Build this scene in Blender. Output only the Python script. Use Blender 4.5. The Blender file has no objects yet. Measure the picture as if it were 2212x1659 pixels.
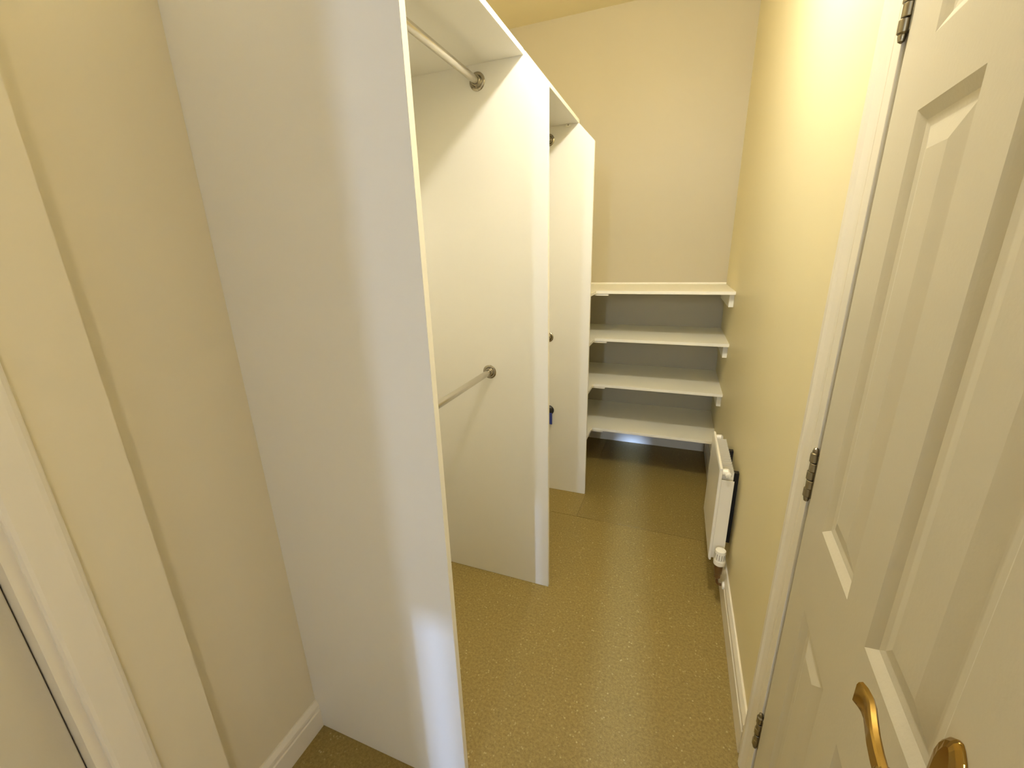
import bpy, bmesh, math, random
from mathutils import Vector, Matrix
random.seed(4)
C = bpy.context.scene.collection
SC = bpy.context.scene

# ------------------------------------------------------------------ camera
F_PX, YAW, PITCH, ROLL, CAM_H = 908.29, 0.3739, 0.3013, -0.0272, 1.5
def set_camera():
    cy, sy = math.cos(YAW), math.sin(YAW)
    cp, sp = math.cos(PITCH), math.sin(PITCH)
    cr, sr = math.cos(ROLL), math.sin(ROLL)
    fwd, right, up = Vector((-sy, cy, 0)), Vector((cy, sy, 0)), Vector((0, 0, 1))
    w = fwd*cp - up*sp
    u = up*cp + fwd*sp
    r = right*cr + u*sr
    u2 = u*cr - right*sr
    m = Matrix((( r.x, u2.x, -w.x, 0), (r.y, u2.y, -w.y, 0), (r.z, u2.z, -w.z, CAM_H), (0, 0, 0, 1)))
    cd = bpy.data.cameras.new('camera')
    cd.sensor_fit = 'HORIZONTAL'; cd.sensor_width = 36.0
    cd.lens = F_PX*36.0/2212.0
    cd.clip_start = 0.02
    co = bpy.data.objects.new('camera', cd); C.objects.link(co)
    co.matrix_world = m
    SC.camera = co
set_camera()

# ------------------------------------------------------------------ light
BULB = Vector((-0.05, 1.27, 2.54))
BULB_WATTS, PANE_FILL_WATTS = 58.0, 52.0
BULB_COLOR = (1.0, 0.95, 0.83)
w = bpy.data.worlds.new('sky'); SC.world = w; w.use_nodes = True
bgn = w.node_tree.nodes['Background']
bgn.inputs[0].default_value = (0.62, 0.72, 1.0, 1); bgn.inputs[1].default_value = 4.0
def sun():
    d = bpy.data.lights.new('low_daylight', 'SUN'); d.energy = 8.0; d.color = (0.40, 0.58, 1.0); d.angle = math.radians(1.1)
    o = bpy.data.objects.new('low_daylight', d); C.objects.link(o)
    v = Vector((-0.08, 1.0, -0.20))
    o.rotation_euler = v.to_track_quat('-Z', 'Y').to_euler(); o.location = (0.4, -7, 2.8)
sun()
# unseen panes added to shape the daylight strips: (x0, x1, z0, z1), glass, label
PANES = (((0.290, 0.475, 1.06, 1.60), 'glass', 'clear window pane behind the viewer'),
         ((-0.15, -0.03, 1.03, 1.68), 'glass2', 'short window pane behind the viewer'),
         ((-0.15, -0.02, 1.72, 2.88), 'frosted', 'tall frosted window behind the viewer'))
XH, YH, XRH, YRH = -0.43, -1.0, 0.62, -0.30     # unseen passage, its walls placed to bound the daylight
YF = -4.5                                       # unseen end wall, set far back to even out the fill
def portal(p):
    d = bpy.data.lights.new('window_portal', 'AREA'); d.shape = 'RECTANGLE'; d.size = p[1]-p[0]; d.size_y = p[3]-p[2]
    d.cycles.is_portal = True
    o = bpy.data.objects.new('window_portal', d); C.objects.link(o)
    o.rotation_euler = (math.pi/2, 0, 0); o.location = ((p[0]+p[1])/2, YF-0.10, (p[2]+p[3])/2)
for p_, _, _ in PANES[:2]: portal(p_)
def pane_fill(p):  # area lamp added before the frosted pane as cool fill
    d = bpy.data.lights.new('window_daylight', 'AREA'); d.shape = 'RECTANGLE'; d.size = p[1]-p[0]; d.size_y = p[3]-p[2]
    d.energy = PANE_FILL_WATTS; d.color = (0.64, 0.77, 1.0)
    o = bpy.data.objects.new('window_daylight', d); C.objects.link(o)
    o.rotation_euler = (math.pi/2, 0, 0); o.location = ((p[0]+p[1])/2, YF-0.03, (p[2]+p[3])/2)
pane_fill(PANES[2][0])
SIDE = (-0.98, -0.50, 0.15, 1.05)               # cool side fill lamp added in the passage: y0, y1, z0, z1
def side_light():
    d = bpy.data.lights.new('side_window_daylight', 'AREA'); d.shape = 'RECTANGLE'; d.size = SIDE[1]-SIDE[0]; d.size_y = SIDE[3]-SIDE[2]
    d.energy = 2.8; d.color = (0.36, 0.50, 1.0)
    o = bpy.data.objects.new('side_window_daylight', d); C.objects.link(o)
    o.rotation_euler = (math.pi/2, 0, math.pi/2); o.location = (XRH-0.004, (SIDE[0]+SIDE[1])/2, (SIDE[2]+SIDE[3])/2)
side_light()
def lamp_light(name, loc, watts, radius, color=BULB_COLOR):
    d = bpy.data.lights.new(name, 'POINT'); d.energy = watts; d.color = color; d.shadow_soft_size = radius
    o = bpy.data.objects.new(name, d); C.objects.link(o); o.location = loc
lamp_light('bulb_light', BULB, BULB_WATTS, 0.04)
FILL_LAMP = Vector((0.52, -0.75, 1.50))            # unseen warm fill lamp added behind the viewer
lamp_light('sconce_light', FILL_LAMP, 12.5, 0.05, (1.0, 0.76, 0.42))
SC.cycles.diffuse_bounces = 8
SC.view_settings.view_transform = 'Standard'
SC.view_settings.look = 'None'
SC.view_settings.gamma = 1.0
SC.view_settings.use_curve_mapping = False
SC.view_settings.exposure = 0.0

# ------------------------------------------------------------------ materials
def new_mat(name):
    m = bpy.data.materials.new(name); m.use_nodes = True
    return m, m.node_tree.nodes, m.node_tree.links, m.node_tree.nodes['Principled BSDF']
def mat(name, col, rough=0.5, metal=0.0, bump=0.0, bscale=200.0, var=0.0, vscale=6.0, coat=0.0, detail=3.0):
    m, N, L, b = new_mat(name)
    b.inputs['Base Color'].default_value = (*col, 1)
    b.inputs['Roughness'].default_value = rough
    b.inputs['Metallic'].default_value = metal
    b.inputs['Coat Weight'].default_value = coat
    b.inputs['Coat Roughness'].default_value = 0.15
    tc = N.new('ShaderNodeTexCoord')
    if var > 0:
        n = N.new('ShaderNodeTexNoise'); n.inputs['Scale'].default_value = vscale; n.inputs['Detail'].default_value = 4
        r = N.new('ShaderNodeMapRange')
        r.inputs['To Min'].default_value = 1-var; r.inputs['To Max'].default_value = 1+var
        mx = N.new('ShaderNodeVectorMath'); mx.operation = 'SCALE'
        mx.inputs[0].default_value = col
        L.new(tc.outputs['Object'], n.inputs['Vector']); L.new(n.outputs['Fac'], r.inputs['Value'])
        L.new(r.outputs['Result'], mx.inputs['Scale']); L.new(mx.outputs[0], b.inputs['Base Color'])
    if bump > 0:
        n = N.new('ShaderNodeTexNoise'); n.inputs['Scale'].default_value = bscale; n.inputs['Detail'].default_value = detail
        bp = N.new('ShaderNodeBump'); bp.inputs['Strength'].default_value = bump; bp.inputs['Distance'].default_value = 0.002
        L.new(tc.outputs['Object'], n.inputs['Vector']); L.new(n.outputs['Fac'], bp.inputs['Height'])
        L.new(bp.outputs['Normal'], b.inputs['Normal'])
    return m
def floor_mat(name, c1, c2, fleck):
    m, N, L, b = new_mat(name)
    tc = N.new('ShaderNodeTexCoord')
    n1 = N.new('ShaderNodeTexNoise'); n1.inputs['Scale'].default_value = 110; n1.inputs['Detail'].default_value = 5; n1.inputs['Roughness'].default_value = 0.7
    r1 = N.new('ShaderNodeValToRGB'); r1.color_ramp.elements[0].position = 0.35; r1.color_ramp.elements[1].position = 0.68
    r1.color_ramp.elements[0].color = (*c1, 1); r1.color_ramp.elements[1].color = (*c2, 1)
    v = N.new('ShaderNodeTexVoronoi'); v.inputs['Scale'].default_value = 80
    r2 = N.new('ShaderNodeValToRGB'); r2.color_ramp.elements[0].position = 0.14; r2.color_ramp.elements[1].position = 0.30
    r2.color_ramp.elements[0].color = (1, 1, 1, 1); r2.color_ramp.elements[1].color = (0, 0, 0, 1)
    wn = N.new('ShaderNodeTexNoise'); wn.inputs['Scale'].default_value = 40; wn.inputs['Detail'].default_value = 2
    r3 = N.new('ShaderNodeMapRange'); r3.inputs['From Min'].default_value = 0.50; r3.inputs['From Max'].default_value = 0.66
    mu = N.new('ShaderNodeMath'); mu.operation = 'MULTIPLY'
    mx = N.new('ShaderNodeMix'); mx.data_type = 'RGBA'
    for t in (n1, v, wn): L.new(tc.outputs['Object'], t.inputs['Vector'])
    L.new(n1.outputs['Fac'], r1.inputs['Fac']); L.new(v.outputs['Distance'], r2.inputs['Fac'])
    L.new(wn.outputs['Fac'], r3.inputs['Value']); L.new(r2.outputs['Color'], mu.inputs[0]); L.new(r3.outputs['Result'], mu.inputs[1])
    L.new(mu.outputs[0], mx.inputs['Factor']); L.new(r1.outputs['Color'], mx.inputs['A']); mx.inputs['B'].default_value = (*fleck, 1)
    L.new(mx.outputs['Result'], b.inputs['Base Color'])
    b.inputs['Roughness'].default_value = 0.55
    bp = N.new('ShaderNodeBump'); bp.inputs['Strength'].default_value = 0.5; bp.inputs['Distance'].default_value = 0.0015
    n2 = N.new('ShaderNodeTexNoise'); n2.inputs['Scale'].default_value = 300; n2.inputs['Detail'].default_value = 3
    L.new(tc.outputs['Object'], n2.inputs['Vector']); L.new(n2.outputs['Fac'], bp.inputs['Height']); L.new(bp.outputs['Normal'], b.inputs['Normal'])
    return m
M = {
    'wall': mat('cream_satin_wall_paint', (0.79, 0.715, 0.46), 0.48, bump=0.03, bscale=60, var=0.015, vscale=3),
    'passage': mat('white_passage_paint', (0.85, 0.85, 0.84), 0.6, bump=0.1, bscale=40),  # white chosen so the unseen passage bounces cooler light
    'leftwall': mat('beige_satin_wall_paint', (0.76, 0.70, 0.54), 0.5, bump=0.03, bscale=60, var=0.015, vscale=3),
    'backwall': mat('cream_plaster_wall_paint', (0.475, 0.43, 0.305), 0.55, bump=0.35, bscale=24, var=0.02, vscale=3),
    'ceiling': mat('cream_ceiling_paint', (0.74, 0.66, 0.43), 0.7, bump=0.3, bscale=30),
    'melamine': mat('white_melamine_board', (0.785, 0.775, 0.735), 0.38, bump=0.06, bscale=500),
    'edge': mat('white_board_edging', (0.86, 0.84, 0.76), 0.4),
    'shelf': mat('white_painted_shelf_board', (0.88, 0.86, 0.76), 0.4, bump=0.05, bscale=300),
    'gloss': mat('white_gloss_woodwork', (0.82, 0.78, 0.68), 0.28, bump=0.05, bscale=60),
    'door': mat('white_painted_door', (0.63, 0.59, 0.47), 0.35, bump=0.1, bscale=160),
    'chrome': mat('worn_chrome_tube', (0.62, 0.59, 0.52), 0.26, metal=1.0, var=0.05, vscale=30),
    'socket': mat('dark_chrome_socket', (0.40, 0.36, 0.28), 0.2, metal=1.0),
    'steel': mat('dull_steel_hinge', (0.34, 0.30, 0.21), 0.36, metal=1.0, var=0.1, vscale=60),
    'brass': mat('polished_brass', (0.42, 0.26, 0.06), 0.22, metal=1.0, var=0.05, vscale=40),
    'radiator': mat('white_radiator_enamel', (0.86, 0.83, 0.74), 0.3),
    'plastic': mat('white_valve_plastic', (0.86, 0.84, 0.76), 0.35),
    'darkslot': mat('dark_slot', (0.05, 0.042, 0.028), 0.6),
    'bracket': mat('blackened_wall_bracket', (0.012, 0.009, 0.005), 0.7),  # near-black colour stands in for the shade behind the radiator
    'valve': mat('tarnished_brass_valve', (0.20, 0.12, 0.05), 0.45, metal=0.6),
    'pipe': mat('brown_copper_pipe', (0.16, 0.085, 0.035), 0.4, metal=0.5),
    'black': mat('black_plastic', (0.012, 0.011, 0.012), 0.4),
    'blue': mat('blue_plastic', (0.03, 0.05, 0.28), 0.45),
    'cord': mat('white_flex', (0.8, 0.8, 0.78), 0.5),
    'floor': floor_mat('speckled_tan_vinyl', (0.21, 0.150, 0.042), (0.345, 0.256, 0.078), (0.50, 0.41, 0.20)),
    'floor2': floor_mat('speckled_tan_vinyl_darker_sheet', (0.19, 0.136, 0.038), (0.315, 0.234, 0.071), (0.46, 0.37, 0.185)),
}
def pane_mat(name, tint, emit=0.0):
    m, N, L, b = new_mat(name)
    t = N.new('ShaderNodeBsdfTransparent'); g = N.new('ShaderNodeBsdfGlossy'); g.inputs['Roughness'].default_value = 0.02
    t.inputs['Color'].default_value = (tint, tint, tint, 1)
    mx = N.new('ShaderNodeMixShader'); mx.inputs[0].default_value = 0.06
    L.new(t.outputs[0], mx.inputs[1]); L.new(g.outputs[0], mx.inputs[2])
    out = mx.outputs[0]
    if emit > 0:
        e = N.new('ShaderNodeEmission'); e.inputs['Color'].default_value = (*BULB_COLOR, 1); e.inputs['Strength'].default_value = emit
        ad = N.new('ShaderNodeAddShader'); L.new(out, ad.inputs[0]); L.new(e.outputs[0], ad.inputs[1]); out = ad.outputs[0]
    L.new(out, N['Material Output'].inputs['Surface'])
    return m
M['glass'] = pane_mat('clear_window_glass', 0.95)
M['glass2'] = pane_mat('lightly_tinted_window_glass', 0.50)  # tint set to weaken the sun patch on the nearest panel
M['frosted'] = mat('frosted_window_glass', (0.75, 0.8, 0.85), 0.7)
M['bulb'] = pane_mat('lit_clear_bulb_glass', 0.97, 1.0)

# ------------------------------------------------------------------ helpers
def obj(name, bm, m, parent=None, smooth=False, bevel=0.0, segs=2):
    me = bpy.data.meshes.new(name)
    bmesh.ops.recalc_face_normals(bm, faces=bm.faces)
    bm.to_mesh(me); bm.free()
    if m: me.materials.append(M[m])
    if smooth:
        for p in me.polygons: p.use_smooth = True
    o = bpy.data.objects.new(name, me); C.objects.link(o)
    if parent: o.parent = parent
    if bevel > 0:
        md = o.modifiers.new('bevel', 'BEVEL'); md.width = bevel; md.segments = segs; md.limit_method = 'ANGLE'; md.angle_limit = math.radians(40)
    return o
def thing(name, label, cat, group=None, kind=None, loc=(0, 0, 0)):
    o = bpy.data.objects.new(name, None); C.objects.link(o); o.empty_display_size = 0.1
    o.location = loc
    return tag(o, label, cat, group, kind)
def tag(o, label, cat, group=None, kind=None):
    o['label'] = label; o['category'] = cat
    if group: o['group'] = group
    if kind: o['kind'] = kind
    return o
def box(bm, x0, x1, y0, y1, z0, z1):
    v = [bm.verts.new(p) for p in ((x0,y0,z0),(x1,y0,z0),(x1,y1,z0),(x0,y1,z0),(x0,y0,z1),(x1,y0,z1),(x1,y1,z1),(x0,y1,z1))]
    for f in ((0,3,2,1),(4,5,6,7),(0,1,5,4),(1,2,6,5),(2,3,7,6),(3,0,4,7)): bm.faces.new([v[i] for i in f])
    return bm
def B(*a): return box(bmesh.new(), *a)
def prism(pts, axis, a, b, bm=None):
    """extrude polygon pts (2D) along axis from a to b. axis 0: pts=(y,z); 1: (x,z); 2: (x,y)"""
    bm = bm or bmesh.new()
    def P(p, t): return {0: (t, p[0], p[1]), 1: (p[0], t, p[1]), 2: (p[0], p[1], t)}[axis]
    A = [bm.verts.new(P(p, a)) for p in pts]; Bv = [bm.verts.new(P(p, b)) for p in pts]
    bm.faces.new(A); bm.faces.new(list(reversed(Bv)))
    n = len(pts)
    for i in range(n): bm.faces.new((A[i], Bv[i], Bv[(i+1) % n], A[(i+1) % n]))
    return bm
def lathe(bm, prof, origin, axis, n=24, cap=True):
    """prof = [(r, t)], axis unit vector"""
    ax = Vector(axis).normalized()
    s = Vector((0, 0, 1)) if abs(ax.z) < 0.9 else Vector((1, 0, 0))
    e1 = ax.cross(s).normalized(); e2 = ax.cross(e1)
    o = Vector(origin); rings = []
    for r, t in prof:
        rings.append([bm.verts.new(o + ax*t + (e1*math.cos(2*math.pi*k/n) + e2*math.sin(2*math.pi*k/n))*max(r, 1e-5)) for k in range(n)])
    for a, b in zip(rings, rings[1:]):
        for k in range(n): bm.faces.new((a[k], a[(k+1) % n], b[(k+1) % n], b[k]))
    if cap:
        bm.faces.new(rings[0]); bm.faces.new(list(reversed(rings[-1])))
    return bm
def tube(bm, pts, r, n=14, cap=True):
    pts = [Vector(p) for p in pts]; rings = []
    prev = None
    for i, p in enumerate(pts):
        d = (pts[min(i+1, len(pts)-1)] - pts[max(i-1, 0)]).normalized()
        if prev is None:
            s = Vector((0, 0, 1)) if abs(d.z) < 0.9 else Vector((1, 0, 0)); e1 = d.cross(s).normalized()
        else:
            e1 = (prev - d*prev.dot(d)).normalized()
        prev = e1; e2 = d.cross(e1)
        rr = r[i] if isinstance(r, (list, tuple)) else r
        ra, rb = rr if isinstance(rr, (list, tuple)) else (rr, rr)
        rings.append([bm.verts.new(p + e1*ra*math.cos(2*math.pi*k/n) + e2*rb*math.sin(2*math.pi*k/n)) for k in range(n)])
    for a, b in zip(rings, rings[1:]):
        for k in range(n): bm.faces.new((a[k], a[(k+1) % n], b[(k+1) % n], b[k]))
    if cap:
        bm.faces.new(rings[0]); bm.faces.new(list(reversed(rings[-1])))
    return bm
def shade_smooth_by_angle(o, deg=35):
    for p in o.data.polygons: p.use_smooth = True
    md = o.modifiers.new('edges', 'EDGE_SPLIT'); md.split_angle = math.radians(deg)
    return o

# ------------------------------------------------------------------ dimensions
XL, XR, YB, ZC = -1.005, 0.309, 3.28, 2.98      # left wall, right wall, back wall, ceiling
XLB = -1.45                                     # the room is deeper behind the wardrobe
XL2, YSTEP = -0.955, 0.411                      # left wall stands proud in front of the wardrobe
T = 0.11
def struct(o, label, cat): return tag(o, label, cat, kind='structure')

# ------------------------------------------------------------------ floor: sheets of speckled vinyl on a screed
bm = B(XLB-T, XR+T, YF-T, YB+T, -0.12, -0.003); box(bm, XR+T, XRH+T, YF-T, YRH, -0.12, -0.003)
fl = struct(obj('floor', bm, 'floor'), 'speckled tan vinyl floor of the dressing room', 'floor')
XS, YS = -0.446, 2.131
g = 0.0012
obj('floor_sheet', B(XL, XR, YF, YS-g, -0.003, 0.0), 'floor', fl, bevel=0.0006, segs=1)
obj('floor_sheet', B(XR+g, XRH, YF, YRH-T, -0.003, 0.0), 'floor', fl, bevel=0.0006, segs=1)
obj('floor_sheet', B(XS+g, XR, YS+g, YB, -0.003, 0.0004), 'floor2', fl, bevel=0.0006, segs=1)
obj('floor_sheet', B(XLB, XS-g, YS+g, YB, -0.003, 0.0), 'floor', fl, bevel=0.0006, segs=1)

# ------------------------------------------------------------------ shell
struct(obj('ceiling', B(XLB-T, XRH+T, YF-T, YB+T, ZC, ZC+0.1), 'ceiling'), 'cream painted ceiling above the wardrobe', 'ceiling')
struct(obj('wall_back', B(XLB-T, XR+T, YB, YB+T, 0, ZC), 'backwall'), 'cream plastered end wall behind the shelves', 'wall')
D1A, D1B, DTOP = 0.262, 0.958, 1.99             # right door opening along y
bm = bmesh.new()
box(bm, XR, XR+T, D1B+0.03, YB, 0, ZC)
box(bm, XR, XR+T, YRH-T, D1A-0.03, 0, ZC)
box(bm, XR+T, XRH+T, YRH-T, YRH, 0, ZC)
box(bm, XR, XR+T, D1A-0.03, D1B+0.03, DTOP+0.03, ZC)
struct(obj('wall_right', bm, 'wall'), 'cream satin painted right wall beside the radiator', 'wall')
D2A, D2B = -0.555, 0.234                        # left door opening along y
bm = bmesh.new()
box(bm, XLB-T, XLB, 0.721, YB, 0, ZC)
box(bm, XLB-T, XL, 0.61, 0.721, 0, ZC)
box(bm, XL-T, XL, YSTEP, 0.61, 0, ZC)
box(bm, XL-T, XL2, D2B, YSTEP, 0, ZC)
box(bm, XL-T, XL2, YH, D2A, 0, ZC)
box(bm, XL-T, XL2, D2A, D2B, 2.0, ZC)
struct(obj('wall_left', bm, 'leftwall'), 'cream painted left wall with a shallow step beside the wardrobe', 'wall')
bm = B(XL-T, XH, YF, YH, 0, ZC); box(bm, XRH, XRH+T, YF, YRH, 0, ZC)  # unseen walls, placed to cut the daylight edge on the nearest panel
struct(obj('wall_passage', bm, 'passage'), 'white side walls of the passage behind the viewer', 'wall')
struct(obj('wall_header', B(XL, XR, 0.58, 0.68, 2.31, ZC), 'leftwall'), 'header wall over the opening in front of the wardrobe', 'wall')  # added out of view to keep ceiling bounce off the left wall
# unseen end wall behind the camera, pierced for the added panes
xs = sorted({XL-T, XRH+T} | {q for p, _, _ in PANES for q in p[:2]}); zs = sorted({0.0, ZC} | {q for p, _, _ in PANES for q in p[2:]})
bm = bmesh.new()
for i in range(len(xs)-1):
    for j in range(len(zs)-1):
        cx, cz = (xs[i]+xs[i+1])/2, (zs[j]+zs[j+1])/2
        if not any(p[0] < cx < p[1] and p[2] < cz < p[3] for p, _, _ in PANES): box(bm, xs[i], xs[i+1], YF-T, YF, zs[j], zs[j+1])
struct(obj('wall_front', bm, 'passage'), 'cream wall behind the viewer with narrow window panes', 'wall')
for i, (p, mt, lab) in enumerate(PANES):
    wn = thing('window_%d' % (i+1), lab, 'window', kind='structure')
    obj('pane', B(p[0], p[1], YF-0.07, YF-0.064, p[2], p[3]), mt, wn)
wn = thing('window_%d' % (len(PANES)+1), 'frosted side window of the passage behind the viewer', 'window', kind='structure')
obj('pane', B(XRH-0.003, XRH-0.0005, SIDE[0], SIDE[1], SIDE[2], SIDE[3]), 'frosted', wn)
# unseen room shell, added to keep sky light out of the door gap
bm = bmesh.new()
box(bm, 1.3, 1.4, YRH, 1.6, 0, 2.3); box(bm, XRH+T, 1.4, YRH-T, YRH, 0, 2.3); box(bm, XR+T, 1.3, 1.6, 1.7, 0, 2.3)
box(bm, XR+T, 1.4, YRH, 1.7, 2.3, 2.4); box(bm, XR+T, 1.4, YRH, 1.7, -0.1, 0)
struct(obj('wall_next_room', bm, 'wall'), 'walls of the dark room beyond the right door', 'wall')

# ------------------------------------------------------------------ skirting
def skirt_profile(h, t=0.016):
    return [(0, 0), (t, 0), (t, h*0.66), (t-0.003, h*0.69), (t-0.003, h*0.73), (t-0.001, h*0.77), (t-0.002, h*0.86), (t-0.006, h*0.93), (t-0.010, h), (0, h)]
def skirt(name, label, h, p0, sgn, axis, a, b):
    bm = prism([(p0 + sgn*d, z) for d, z in skirt_profile(h)], axis, a, b)
    return struct(obj(name, bm, 'gloss', bevel=0.0008, segs=1), label, 'skirting board')
skirt('baseboard_right', 'white gloss skirting board along the right wall below the radiator', 0.138, XR, -1, 1, 1.084, YB)
skirt('baseboard_left', 'white skirting board on the left wall in the near left corner', 0.112, XL, 1, 1, YSTEP, 0.703)
skirt('baseboard_back', 'white skirting board on the end wall under the lowest shelf', 0.13, YB, -1, 0, -1.0, XR-0.018)

# ------------------------------------------------------------------ right door
def casing(name, label, wallx, sgn, yin, W, ztop, plain=False):
    """architrave round a door in a wall of constant x; yin=(y0,y1) opening; sgn=+1 stands out towards +x"""
    TH = 0.018
    prof = [(0, 0), (W, 0), (W, 0.010), (W-0.004, 0.014), (W-0.016, 0.014), (W-0.020, TH), (W-0.034, TH), (W-0.045, 0.0145), (0.020, 0.0115), (0.006, 0.0115), (0.003, 0.0095), (0, 0.008)]
    if plain: prof = [(0, 0), (W, 0), (W, 0.008), (W-0.003, 0.013), (W-0.009, 0.0165), (W-0.016, TH), (0.008, TH), (0.003, 0.0165), (0, 0.012)]
    root = struct(bpy.data.objects.new(name, None), label, 'door frame'); C.objects.link(root)
    obj('frame_upright', prism([(wallx+sgn*t, yin[1]+s) for s, t in prof], 2, 0, ztop), 'gloss', root, bevel=0.0008, segs=1)
    obj('frame_upright', prism([(wallx+sgn*t, yin[0]-s) for s, t in prof], 2, 0, ztop), 'gloss', root, bevel=0.0008, segs=1)
    obj('frame_head', prism([(wallx+sgn*t, ztop+s) for s, t in prof], 1, yin[0]-W, yin[1]+W), 'gloss', root, bevel=0.0008, segs=1)
    return root
f1 = casing('trim_1', 'white moulded door frame beside the radiator wall', XR, -1, (D1A-0.034, D1B+0.034), 0.088, DTOP+0.03)
bm = bmesh.new()
LX0, LX1 = XR-0.012, XR+T
box(bm, LX0, LX1, D1B+0.004, D1B+0.036, 0, DTOP+0.03)
box(bm, LX0, LX1, D1A-0.036, D1A-0.004, 0, DTOP+0.03)
box(bm, LX0, LX1, D1A-0.036, D1B+0.036, DTOP+0.002, DTOP+0.03)
obj('door_lining', bm, 'gloss', f1, bevel=0.0012)
bm = bmesh.new()
box(bm, XR+0.045, LX1, D1B-0.01, D1B+0.004, 0, DTOP); box(bm, XR+0.045, LX1, D1A-0.004, D1A+0.01, 0, DTOP)
obj('door_stop', bm, 'gloss', f1)

DW, DT, DANG = 0.686, 0.036, math.radians(4.0)
door = bpy.data.objects.new('door_1', None); C.objects.link(door)
struct(door, 'white six panel door with brass lever handle, slightly ajar on the right', 'door')
# local frame: +X along the leaf from the hinge, +Y out of the face (towards the room), Z up
HX, HY = 0.300, 0.953
ux = Vector((-math.sin(DANG), -math.cos(DANG), 0)); uy = Vector((-math.cos(DANG), math.sin(DANG), 0))
door.matrix_world = Matrix(((ux.x, uy.x, 0, HX), (ux.y, uy.y, 0, HY), (0, 0, 1, 0), (0, 0, 0, 1)))
# note: local axes are (ux, uy, z); this basis is left/right handed as computed, meshes are built directly in it
cols = ((0.122, 0.298), (0.386, 0.566)); rows = ((0.22, 0.800), (0.985, 1.675), (1.765, 1.895))
def door_leaf():
    bm = bmesh.new()
    us = [0.003, cols[0][0], cols[0][1], cols[1][0], cols[1][1], DW]; zs = [0.008, rows[0][0], rows[0][1], rows[1][0], rows[1][1], rows[2][0], rows[2][1], 1.985]
    V = {}
    def vv(u, y, z):
        k = (round(u, 5), round(y, 5), round(z, 5))
        if k not in V: V[k] = bm.verts.new((u, y, z))
        return V[k]
    dz = 0.010
    for i in range(5):
        for j in range(7):
            u0, u1, z0, z1 = us[i], us[i+1], zs[j], zs[j+1]
            if i in (1, 3) and j in (1, 3, 5):
                s1, s2 = 0.006, 0.026
                loops = []
                for s, y in ((0, 0.0), (s1, -0.003), (0.016, -0.0085), (s2, -dz)):
                    loops.append([vv(u0+s, y, z0+s), vv(u1-s, y, z0+s), vv(u1-s, y, z1-s), vv(u0+s, y, z1-s)])
                for a, b in zip(loops, loops[1:]):
                    for k in range(4): bm.faces.new((a[k], a[(k+1) % 4], b[(k+1) % 4], b[k]))
                bm.faces.new(loops[-1])
            else:
                bm.faces.new((vv(u0, 0, z0), vv(u1, 0, z0), vv(u1, 0, z1), vv(u0, 0, z1)))
    # back and edges
    y = -DT
    ring = [vv(us[0], 0, z) for z in zs] + [vv(u, 0, zs[-1]) for u in us[1:]] + [vv(us[-1], 0, z) for z in reversed(zs[:-1])] + [vv(u, 0, zs[0]) for u in reversed(us[1:-1])]
    back = [bm.verts.new((v.co.x, y, v.co.z)) for v in ring]
    n = len(ring)
    for k in range(n): bm.faces.new((ring[k], ring[(k+1) % n], back[(k+1) % n], back[k]))
    bm.faces.new(back)
    return bm
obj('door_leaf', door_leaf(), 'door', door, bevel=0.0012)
for (u0, u1) in cols:
    for (z0, z1) in rows:
        bm = bmesh.new(); loops = []
        for s, y in ((0.0262, -0.0102), (0.030, -0.0095), (0.054, -0.003), (0.058, -0.002)):
            if z1-z0 < 0.15 and s > 0.05: s = s*0.9
            loops.append([bm.verts.new(p) for p in ((u0+s, y, z0+s), (u1-s, y, z0+s), (u1-s, y, z1-s), (u0+s, y, z1-s))])
        for a, b in zip(loops, loops[1:]):
            for k in range(4): bm.faces.new((a[k], a[(k+1) % 4], b[(k+1) % 4], b[k]))
        bm.faces.new(loops[-1])
        obj('door_panel', bm, 'door', door, bevel=0.001)
# hinges: five knuckles each, finial tips, narrow leaves
for hz in (1.862, 1.037, 0.277):
    hg = obj('hinge', B(-0.020, 0.006, -0.008, 0.0012, hz-0.05, hz+0.05), 'steel', door)
    for k in range(5):
        bm = lathe(bmesh.new(), [(0.0072, 0), (0.008, 0.0008), (0.008, 0.0180), (0.0072, 0.0188)], (-0.006 + (0.0014 if k % 2 else -0.0006), 0.005 - (0.0012 if k % 2 else 0), hz-0.05+k*0.02), (0, 0, 1), 16)
        shade_smooth_by_angle(obj('knuckle', bm, 'steel', hg))
    for t in (0, 1):
        bm = lathe(bmesh.new(), [(0.0076, 0), (0.0055, 0.002), (0.006, 0.004), (0.0045, 0.011), (0.001, 0.0135)], (-0.006, 0.005, hz + (0.05 if t else -0.05)), (0, 0, 1 if t else -1), 14)
        shade_smooth_by_angle(obj('hinge_tip', bm, 'steel', hg))
# brass lever on a long plate
PU, PZ, PLZ = 0.588, 1.020, 1.018
hd = bpy.data.objects.new('lever_handle', None); C.objects.link(hd); hd.parent = door; hd['label'] = 'polished brass lever handle on a pointed brass plate'
def plate_outline(w, h, cz):
    pts = [(-w, -h), (w, -h)]
    top = [(w, h*0.55), (w*0.86, h*0.72), (w*0.55, h*0.88), (w*0.22, h*0.97), (0, h), (-w*0.22, h*0.97), (-w*0.55, h*0.88), (-w*0.86, h*0.72), (-w, h*0.55)]
    return pts + top
bm = bmesh.new(); loops = []
for s, y in ((0, 0), (0, 0.003), (0.0035, 0.0065), (0.010, 0.0085), (0.012, 0.0085)):
    w_, h_ = 0.021-s, 0.075-s
    loops.append([bm.verts.new((PU+a, y, PLZ+b)) for a, b in plate_outline(w_, h_, 0)])
for a, b in zip(loops, loops[1:]):
    n = len(a)
    for k in range(n): bm.faces.new((a[k], a[(k+1) % n], b[(k+1) % n], b[k]))
bm.faces.new(loops[0]); bm.faces.new(loops[-1])
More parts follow.
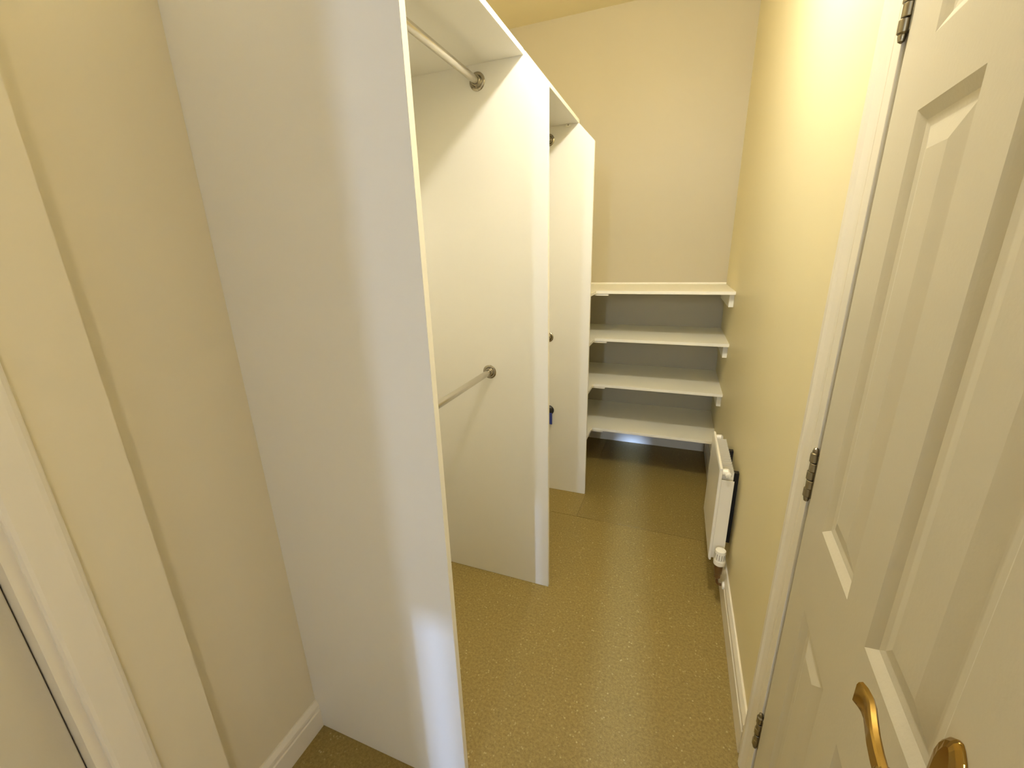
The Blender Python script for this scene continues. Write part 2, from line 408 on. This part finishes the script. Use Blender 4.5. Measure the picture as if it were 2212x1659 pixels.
obj('back_plate', bm, 'brass', hd, bevel=0.001)
bm = lathe(bmesh.new(), [(0.0125, 0.008), (0.0125, 0.012), (0.010, 0.016), (0.0095, 0.028), (0.011, 0.037), (0.011, 0.044), (0.006, 0.0475)], (PU, 0, PZ), (0, 1, 0), 24)
shade_smooth_by_angle(obj('neck', bm, 'brass', hd))
path = [(0.012, 0.050, 0.000, 0.0100), (0.0, 0.051, 0.000, 0.0105), (-0.016, 0.0515, 0.003, 0.0105), (-0.032, 0.051, 0.006, 0.0105), (-0.048, 0.049, 0.008, 0.0110),
        (-0.060, 0.047, 0.008, 0.0120), (-0.070, 0.0465, 0.007, 0.0135), (-0.079, 0.048, 0.006, 0.0145), (-0.085, 0.051, 0.006, 0.0145)]
bm = bmesh.new(); rings = []
path = [(du, dy-0.010, dz, hw) for du, dy, dz, hw in path]
for i, (du, dy, dz, hw) in enumerate(path):
    nx = path[min(i+1, len(path)-1)]; pv = path[max(i-1, 0)]
    tx, ty = nx[0]-pv[0], nx[1]-pv[1]; l_ = math.hypot(tx, ty); ox, oy = -ty/l_, tx/l_      # strap normal in the u-y plane
    ht = 0.0042
    rings.append([bm.verts.new((PU+du+ox*a*ht, dy+oy*a*ht, PZ+dz+b*hw)) for a, b in ((-1, -0.8), (-0.55, -1), (0.55, -1), (1, -0.8), (1, 0.8), (0.55, 1), (-0.55, 1), (-1, 0.8))])
for a, b in zip(rings, rings[1:]):
    for k in range(8): bm.faces.new((a[k], a[(k+1) % 8], b[(k+1) % 8], b[k]))
bm.faces.new(rings[0]); bm.faces.new(rings[-1])
shade_smooth_by_angle(obj('lever', bm, 'brass', hd), 40)

# ------------------------------------------------------------------ left door
f2 = casing('trim_2', 'pale door frame at the near left edge of the view', XL2, 1, (D2A, D2B), 0.064, 2.0, plain=True)
bm = bmesh.new()
box(bm, XL-T, XL2+0.004, D2B-0.016, D2B+0.001, 0, 2.0); box(bm, XL-T, XL2+0.004, D2A-0.001, D2A+0.016, 0, 2.0); box(bm, XL-T, XL2+0.004, D2A, D2B, 1.984, 2.001)
box(bm, XL-T, XL2-0.0758, D2B-0.040, D2B-0.016, 0, 1.984); box(bm, XL-T, XL2-0.0758, D2A+0.016, D2A+0.040, 0, 1.984)  # stops and sill added behind the leaf to block sky light
box(bm, XL-T, XL2-0.0758, D2A+0.016, D2B-0.016, 1.960, 1.984); box(bm, XL-T, XL2-0.0758, D2A+0.016, D2B-0.016, 0, 0.025)
obj('door_lining', bm, 'gloss', f2)
d2 = struct(obj('door_2', B(XL2-0.075, XL2-0.035, D2A+0.018, D2B-0.018, 0.006, 1.982), 'door', bevel=0.002), 'plain pale door just inside the near left edge', 'door')

# ------------------------------------------------------------------ wardrobe
XP, XSH, ZSH, ZT = -0.452, -0.535, 2.119, 2.032
YP = (0.703, 1.544, 2.383)
PT = 0.018
wd = thing('built_in_wardrobe', 'white open fronted built-in wardrobe with three tall side panels', 'wardrobe', loc=(0, 0, 0))
poly = [(XL, 0.0005), (XP, 0.0005), (XP, ZT), (XSH, ZSH), (XSH, ZSH+0.018), (XL, ZSH+0.018)]
for i, y in enumerate(YP):
    p = poly
    if i == 0: p = [(XL, 0.0005), (XP, 0.0005), (XP, ZT), (XSH, ZSH), (XSH, ZSH+0.018), (XL, ZSH+0.018)]
    o = obj('side_panel', prism(p, 1, y, y+PT), 'melamine', wd, bevel=0.0008, segs=1)
    o['label'] = ('nearest tall white panel', 'middle tall white panel', 'farthest tall white panel')[i]
    bm = bmesh.new()
    e = 0.0009
    prism([(XP, 0.001), (XP+e, 0.001), (XP+e, ZT+e*0.4), (XSH+e, ZSH+e), (XSH, ZSH), (XP, ZT)], 1, y+0.0004, y+PT-0.0004, bm)
    obj('edge_strip', bm, 'edge', o)
for a, b in ((0, 1), (1, 2)):
    o = obj('top_shelf', B(XL, XSH, YP[a]+PT, YP[b], ZSH, ZSH+0.018), 'melamine', wd, bevel=0.0008, segs=1)
    obj('edge_strip', B(XSH, XSH+0.0009, YP[a]+PT+0.0005, YP[b]-0.0005, ZSH+0.0005, ZSH+0.0175), 'edge', o)
obj('back_panel', B(XL-0.012, XL, YP[0]+PT+0.001, YP[2]+PT, 0.001, ZSH+0.018), 'melamine', wd)
# fixing blocks under the far top shelf
o = obj('fixing_block', B(-0.60, -0.572, YP[2]-0.012, YP[2], ZSH-0.012, ZSH), 'plastic', wd, bevel=0.002)
obj('screw', lathe(bmesh.new(), [(0.0035, 0), (0.0035, 0.001), (0.001, 0.0015)], (-0.586, YP[2]-0.012, ZSH-0.006), (0, -1, 0), 10), 'steel', o)

# hanging rails
def rail(label, y0, y1, x, z):
    t = thing('hanging_rail', label, 'clothes rail', 'chrome hanging rails in the wardrobe', loc=(x, y0, z))
    L_ = y1-y0
    o = obj('tube', lathe(bmesh.new(), [(0.0125, 0.002), (0.0125, L_-0.002)], (0, 0, 0), (0, 1, 0), 28), 'chrome', t)
    shade_smooth_by_angle(o)
    for s, yy in ((1, 0.0), (-1, L_)):
        prof = [(0.029, 0.0), (0.029, 0.002), (0.0265, 0.0045), (0.0215, 0.006), (0.0195, 0.0055), (0.0175, 0.009), (0.0165, 0.017), (0.0150, 0.0185), (0.0131, 0.0185), (0.0131, 0.004)]
        bm = lathe(bmesh.new(), prof, (0, yy, 0), (0, s, 0), 28, cap=False)
        so = obj('socket', bm, 'socket', t); shade_smooth_by_angle(so)
        for k in (0, 1):
            a = math.pi*(0.25+k)
            obj('screw', lathe(bmesh.new(), [(0.003, 0), (0.003, 0.0012), (0.0005, 0.002)], (0.0235*math.cos(a), yy+s*0.0048, 0.0235*math.sin(a)), (0, s, 0), 8), 'steel', so)
rail('upper chrome hanging rail in the near wardrobe bay, just under the top shelf', YP[0]+PT, YP[1], -0.704, 2.068)
rail('lower chrome hanging rail in the near wardrobe bay, at waist height', YP[0]+PT, YP[1], -0.704, 1.030)
rail('upper hanging rail in the far wardrobe bay, only its end socket showing', YP[1]+PT, YP[2], -0.690, 2.058)
rail('lower hanging rail in the far wardrobe bay, only its end socket showing', YP[1]+PT, YP[2], -0.692, 1.018)

# small black hook with blue tag on the far panel
hk = thing('hook', 'small black hook with a blue tag on the farthest wardrobe panel', 'hook', loc=(-0.690, YP[2], 0.50))
bm = lathe(bmesh.new(), [(0.032, 0), (0.032, 0.006), (0.029, 0.012), (0.019, 0.018), (0.004, 0.021)], (0, 0, 0.055), (0, -1, 0), 28)
shade_smooth_by_angle(obj('hook_base', bm, 'black', hk))
obj('tag', B(-0.024, 0.027, -0.027, -0.021, -0.030, 0.045), 'blue', hk, bevel=0.002)

# ------------------------------------------------------------------ L-shaped shelves beyond the wardrobe
YSF, XSL = 2.701, -0.475
SHZ = (1.243, 0.942, 0.632, 0.316)
for i, z in enumerate(SHZ):
    nm = ('topmost', 'second', 'third', 'lowest')[i]
    lab = ('topmost of the four white corner shelves on the end wall',
           'second from top of the four white corner shelves',
           'third from top of the four white corner shelves',
           'lowest of the four white corner shelves, just above the floor')[i]
    t = thing('corner_shelf', lab, 'shelf', 'white corner shelves on the end wall', loc=(0, 0, z))
    obj('back_board', B(XLB, XR, YSF, YB, 0, 0.018), 'shelf', t, bevel=0.001)
    obj('side_board', B(XLB, XSL, YP[2]+PT, YSF-0.0006, 0, 0.018), 'shelf', t, bevel=0.001)
    obj('batten', B(XR-0.026, XR, YSF+0.045, YB, -0.075, 0), 'shelf', t, bevel=0.002)
    obj('batten', B(XLB, XR-0.027, YB-0.02, YB, -0.04, 0), 'shelf', t, bevel=0.002)
    obj('joint_plate', B(XSL-0.01, XSL+0.075, YSF+0.006, YSF+0.045, -0.012, 0), 'shelf', t, bevel=0.001)
    if i == 0:
        obj('back_strip', B(XLB, XR, YB-0.010, YB, 0.018, 0.030), 'shelf', t, bevel=0.003)

# ------------------------------------------------------------------ radiator
RX, RY0, RY1, RZ0, RZ1 = 0.223, 1.735, 2.135, 0.190, 0.636
rd = thing('radiator', 'small white panel radiator on the right wall', 'radiator', loc=(0, 0, 0))
def rad_front():
    bm = bmesh.new()
    prof = [(RX, RZ0+0.012), (RX+0.004, RZ0), (RX+0.012, RZ0), (RX+0.012, RZ1), (RX+0.003, RZ1), (RX, RZ1-0.010)]
    prism(prof, 1, RY0, RY1, bm)
    return bm
obj('front_panel', rad_front(), 'radiator', rd, bevel=0.002)
n = 16
for k in range(n):      # convector fins
    y = RY0+0.03 + (RY1-RY0-0.06)*k/(n-1)
    bm = prism([(RX+0.012, y-0.005), (RX+0.058, y-0.004), (RX+0.058, y-0.0034), (RX+0.0126, y-0.0044), ], 2, RZ0+0.03, RZ1-0.022)
    box(bm, RX+0.057, RX+0.058, y-0.004, y+0.009, RZ0+0.03, RZ1-0.022)
    obj('convector_fin', bm, 'radiator', rd)
obj('end_panel', B(RX+0.010, RX+0.060, RY0+0.004, RY0+0.007, RZ0+0.012, RZ1-0.052), 'radiator', rd, bevel=0.001)
obj('end_panel', B(RX+0.010, RX+0.060, RY1-0.007, RY1-0.004, RZ0+0.012, RZ1-0.052), 'radiator', rd, bevel=0.001)
for y, s in ((RY0+0.020, -1), (RY1-0.020, 1)):
    bm = tube(bmesh.new(), [(RX+0.008, y, RZ1-0.024), (RX+0.020, y, RZ1-0.022), (RX+0.034, y, RZ1-0.022), (RX+0.040, y, RZ1-0.022)], [0.012, 0.014, 0.015, 0.009], 18)
    bs = obj('boss', bm, 'radiator', rd); shade_smooth_by_angle(bs)
    bm = lathe(bmesh.new(), [(0.0125, 0), (0.0125, 0.010), (0.0105, 0.012), (0.009, 0.017), (0.005, 0.018)], (RX+0.034, y+s*0.010, RZ1-0.026), (0, s, 0), 18)
    pl = obj('bleed_plug', bm, 'plastic', bs); shade_smooth_by_angle(pl)
for y in (RY0+0.09, RY1-0.09):
    obj('wall_bracket', B(RX+0.058, XR-0.0005, y-0.012, y+0.012, RZ0+0.05, RZ1-0.05), 'bracket', rd)
# thermostatic valve, tail and pipe at the near bottom corner
VX, VY, VZ = 0.264, RY0-0.032, 0.190
vb = obj('valve_body', lathe(bmesh.new(), [(0.010, -0.058), (0.013, -0.054), (0.013, -0.036), (0.016, -0.032), (0.017, 0.002), (0.015, 0.008), (0.015, 0.018)], (VX, VY, VZ), (0, 0, 1), 20), 'valve', rd)
shade_smooth_by_angle(vb)
tl = obj('valve_tail', tube(bmesh.new(), [(VX, VY, VZ-0.004), (VX-0.002, VY+0.02, VZ+0.002), (VX-0.004, RY0+0.012, RZ0+0.022)], 0.010, 14), 'valve', rd); shade_smooth_by_angle(tl)
vh = obj('valve_head', lathe(bmesh.new(), [(0.019, 0.012), (0.0225, 0.015), (0.0235, 0.032), (0.0230, 0.036), (0.0215, 0.037), (0.0210, 0.078), (0.0200, 0.083), (0.016, 0.084), (0.015, 0.082), (0.001, 0.082)], (VX, VY, VZ), (0, 0, 1), 28), 'plastic', rd)
shade_smooth_by_angle(vh)
for k in range(14):
    a = 2*math.pi*k/14
    c, s = math.cos(a), math.sin(a)
    bm = B(-0.0008, 0.0008, -0.0012, 0.0006, VZ+0.044, VZ+0.070)
    bmesh.ops.rotate(bm, verts=bm.verts, cent=(0, 0, 0), matrix=Matrix.Rotation(a-math.pi/2, 3, 'Z'))
    bmesh.ops.translate(bm, verts=bm.verts, vec=(VX+0.0210*c, VY+0.0210*s, 0))
    obj('grip_slot', bm, 'darkslot', vh)
pz = 0.099
pp = obj('pipe', tube(bmesh.new(), [(VX, VY, VZ-0.055), (VX, VY, pz+0.016), (VX+0.002, VY, pz+0.008), (VX+0.006, VY, pz+0.002), (VX+0.014, VY, pz), (XR-0.002, VY, pz)], 0.0055, 14), 'pipe', rd); shade_smooth_by_angle(pp)
pc = obj('pipe_collar', lathe(bmesh.new(), [(0.007, -0.008), (0.016, -0.006), (0.018, 0), (0.018, 0.002)], (XR-0.0165, VY, pz), (1, 0, 0), 22), 'plastic', rd); shade_smooth_by_angle(pc)

# ------------------------------------------------------------------ lamps (bulb above the picture, added fill lamp behind it)
lp = thing('ceiling_lamp', 'bare bulb hanging from the ceiling above the wardrobe', 'lamp', loc=(BULB.x, BULB.y, 0))
shade_smooth_by_angle(obj('ceiling_rose', lathe(bmesh.new(), [(0.05, 0), (0.05, -0.012), (0.036, -0.022), (0.020, -0.026)], (0, 0, ZC), (0, 0, 1), 24), 'plastic', lp))
shade_smooth_by_angle(obj('lamp_holder', lathe(bmesh.new(), [(0.012, BULB.z+0.11), (0.020, BULB.z+0.095), (0.020, BULB.z+0.072), (0.022, BULB.z+0.068), (0.022, BULB.z+0.050)], (0, 0, 0), (0, 0, 1), 20), 'plastic', lp))
obj('flex', lathe(bmesh.new(), [(0.003, BULB.z+0.105), (0.003, ZC-0.024)], (0, 0, 0), (0, 0, 1), 10), 'cord', lp)
R_ = 0.045
prof = [(0.001, -R_)] + [(R_*math.sin(a), -R_*math.cos(a)) for a in [math.pi*k/12 for k in range(1, 10)]] + [(0.022, 0.046), (0.018, 0.056)]
shade_smooth_by_angle(obj('bulb', lathe(bmesh.new(), prof, (0, 0, BULB.z), (0, 0, 1), 24), 'bulb', lp), 80)
sl = thing('wall_lamp', 'small glass globe wall lamp in the passage behind the viewer', 'lamp', loc=(FILL_LAMP.x, FILL_LAMP.y, FILL_LAMP.z))
shade_smooth_by_angle(obj('wall_plate', lathe(bmesh.new(), [(0.05, 0), (0.05, -0.008), (0.03, -0.014), (0.012, -0.016), (0.012, -0.05)], (XRH-FILL_LAMP.x, 0, -0.09), (1, 0, 0), 24), 'plastic', sl))
shade_smooth_by_angle(obj('lamp_holder', lathe(bmesh.new(), [(0.016, -0.10), (0.022, -0.09), (0.022, -0.062)], (0, 0, 0), (0, 0, 1), 20), 'plastic', sl))
obj('arm', tube(bmesh.new(), [(XRH-FILL_LAMP.x-0.045, 0, -0.09), (0.0, 0, -0.09)], 0.008, 12), 'plastic', sl)
R_ = 0.062
prof = [(0.002, R_)] + [(R_*math.sin(a), R_*math.cos(a)) for a in [math.pi*k/14 for k in range(1, 13)]] + [(0.020, -0.066)]
shade_smooth_by_angle(obj('globe', lathe(bmesh.new(), prof, (0, 0, 0), (0, 0, 1), 24), 'bulb', sl), 80)
